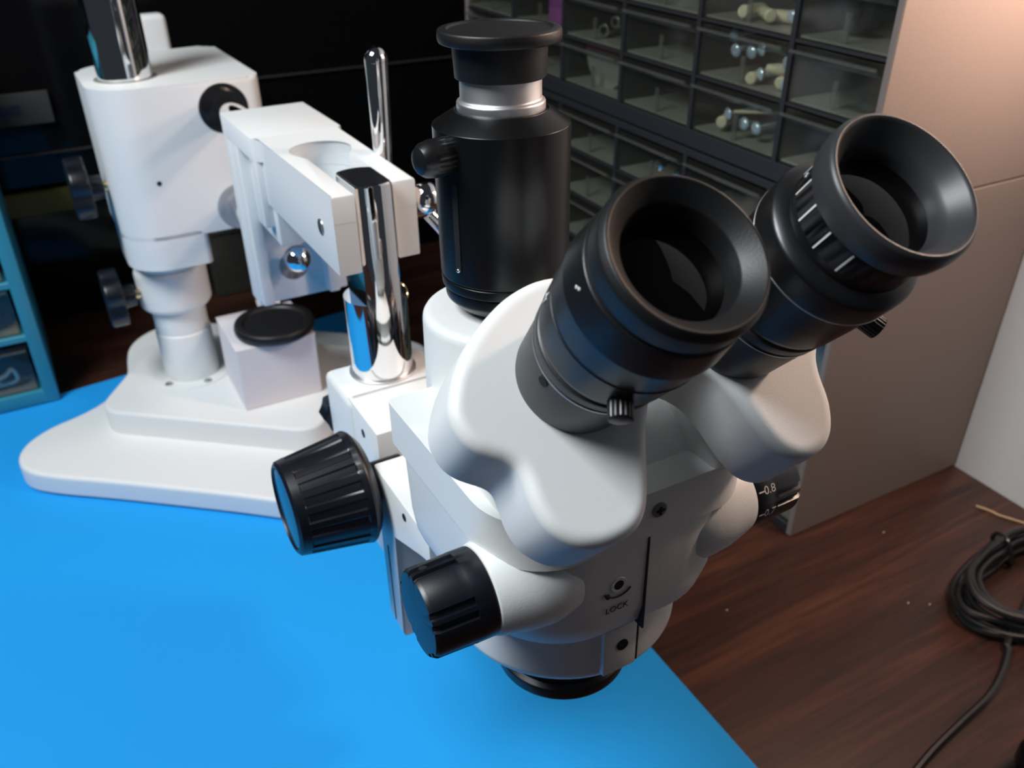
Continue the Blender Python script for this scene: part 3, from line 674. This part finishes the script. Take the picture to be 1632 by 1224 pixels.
gb = obj('glass_box', box(305, 330, 160, 186, 313, 334, 1.5, 2), CLEAR, None, MD); tag(gb, 'small clear glassy box in the right-hand drawer', 'box')
obj('glass_box_lid', box(304.5, 330.5, 159.5, 186.5, 334, 337, .8, 1), LIP, gb, MD)
gt = obj('tape_roll', lathe([(7, 0), (14, 0, .6), (14, 10, .6), (7, 10), (7, 0)], (318, 196, 366.5), (1, 0, 0), n=32), RUBBER, None, MD); tag(gt, 'dark roll in the right-hand top drawer', 'roll')
for y, z, l in ((352, 229, 'small shiny bolt at the left of the lower cabinet drawer'), (330, 228, 'small shiny bolt at the right of the lower cabinet drawer')):
    b = lathe([(0, -3), (3.5, -2.6), (4, 0), (4, 3), (2, 3.2), (2, 16), (0, 16)], (0, 0, 0), (1, .3, 0), n=16); b.transform(Matrix.Translation((306, y, z)))
    tag(obj('machine_bolt', b, CHROME, None, MD), l, 'bolt', 'bolts in the lower cabinet')
for k, (y, z, l) in enumerate(((186, 22, 'pale green plastic part in the lowest right drawer'), (190, 62, 'pale green plastic part in the second lowest right drawer'), (188, 104, 'pale green plastic part in the third lowest right drawer'))):
    b = lathe([(0, 0), (8, 0, 1), (6, 10, 2), (9, 16, 2), (4, 26), (0, 27)], (0, 0, 0), (.2, -1, .1), n=18); b.transform(Matrix.Translation((310, y, z)))
    tag(obj('plastic_fitting', b, mat('pale_green_plastic_%d' % k, (0.42, 0.44, 0.22), .4), None, MD), l, 'fitting', 'green fittings in the lower cabinet')
# paper clips and clamps in the teal drawers
for k, (z, l) in enumerate(((24, 'bent metal clip in the lowest teal drawer'), (86, 'bent metal clip in the second teal drawer'))):
    P = [(-262, 632, z), (-215, 632, z + 8), (-204, 634, z + 14), (-202, 636, z + 2), (-215, 638, z - 2), (-258, 640, z - 4)]
    o = obj('metal_clip', tube(catmull(P, 6), 2.2, 8), SILVER, None, MD); tag(o, l, 'clip', 'metal clips in the teal cabinet')

# ================================================================== BACKGROUND BITS, CABLE, DEBRIS
sb = thing('plastic_case', 'smoky grey plastic case standing behind the arm block', 'case', (0.05, 0.79, 0.0))
b = box(10, 105, 775, 806, .2, 75, 3, 2); obj('case_body', b, SMOKE, sb, MD)
obj('case_lid', box(8, 107, 773, 808, 75, 82, 2, 2), SMOKE, sb, MD)
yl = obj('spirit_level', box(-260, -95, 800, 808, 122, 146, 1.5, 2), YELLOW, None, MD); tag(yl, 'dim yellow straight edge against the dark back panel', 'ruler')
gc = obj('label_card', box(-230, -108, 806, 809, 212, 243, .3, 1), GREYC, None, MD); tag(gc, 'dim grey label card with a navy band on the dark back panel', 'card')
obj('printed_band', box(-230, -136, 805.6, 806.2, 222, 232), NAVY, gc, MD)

P = []
NL = 12
cx, cy = 406, 20
for l in range(NL):
    rx = random.uniform(54, 72); ry = random.uniform(31, 49); ox = random.uniform(-4, 4); oy = random.uniform(-3, 3); z0 = 3.2 + (l % 5) * 4.2
    for k in range(14):
        a = 2 * PI * k / 14 + .8
        pinch = 1 - .28 * math.exp(-((a - .8 - 1.0) ** 2) * 2)
        x = cx + ox + rx * math.cos(a) * pinch; y = cy + oy + ry * math.sin(a) * pinch
        P.append((min(x, 478), y, z0 + 2.0 * math.sin(a * 2 + l)))
P += [(352, -2, 6), (338, -10, 3), (322, -18, 2.6), (296, -27, 2.6), (262, -32, 2.6), (225, -38, 2.6), (180, -50, 2.6), (120, -75, 2.6)]
cab_ = thing('power_cable', 'coiled black cable bundle on the wooden desk beside the white wall', 'cable', (cx / 1000, cy / 1000, 0.0))
obj('cable_loop', tube(catmull([(p[0], p[1], max(2.5, p[2])) for p in P], 5), 2.4, 8), CORD, cab_, MD)
obj('cable_tie', tube(catmull([(414, 42, 2), (415, 52, 4), (414, 60, 12), (412, 56, 21), (408, 46, 22), (409, 40, 10)], 6, True), 1.6, 8, closed=True), CORD, cab_, MD)
ad = obj('power_adapter', box(262, 340, -128, -62, .2, 26, 8, 4), CORD, None, MD); tag(ad, 'black rounded block at the near right corner of the desk', 'adapter')
fb = obj('straw_fibre', tube(catmull([(451, 98, 1), (455, 89, 1.2), (457, 82, .9), (461, 74, 1.1), (467, 64, .9)], 6), .8, 6), FIBRE, None, MD); tag(fb, 'thin tan fibre lying on the desk near the white wall', 'fibre')
for k, (x, y, l) in enumerate(((362, 112, 'pale crumb nearest the cabinet side on the desk'), (318, 52, 'pale crumb left of the cable coil'), (330, 44, 'pale crumb touching the shadow of the cable coil'), (203, 108, 'white crumb on the desk right of the microscope body'))):
    b = sphere((x, y, .4), .6, None, 8, 6); b.transform(Matrix.Translation((x, y, 0)) @ Matrix.Diagonal((1.3, .8, .7, 1)) @ Matrix.Translation((-x, -y, 0)))
    tag(obj('crumb', b, CREAM, None, MD), l, 'crumb', 'crumbs on the desk')
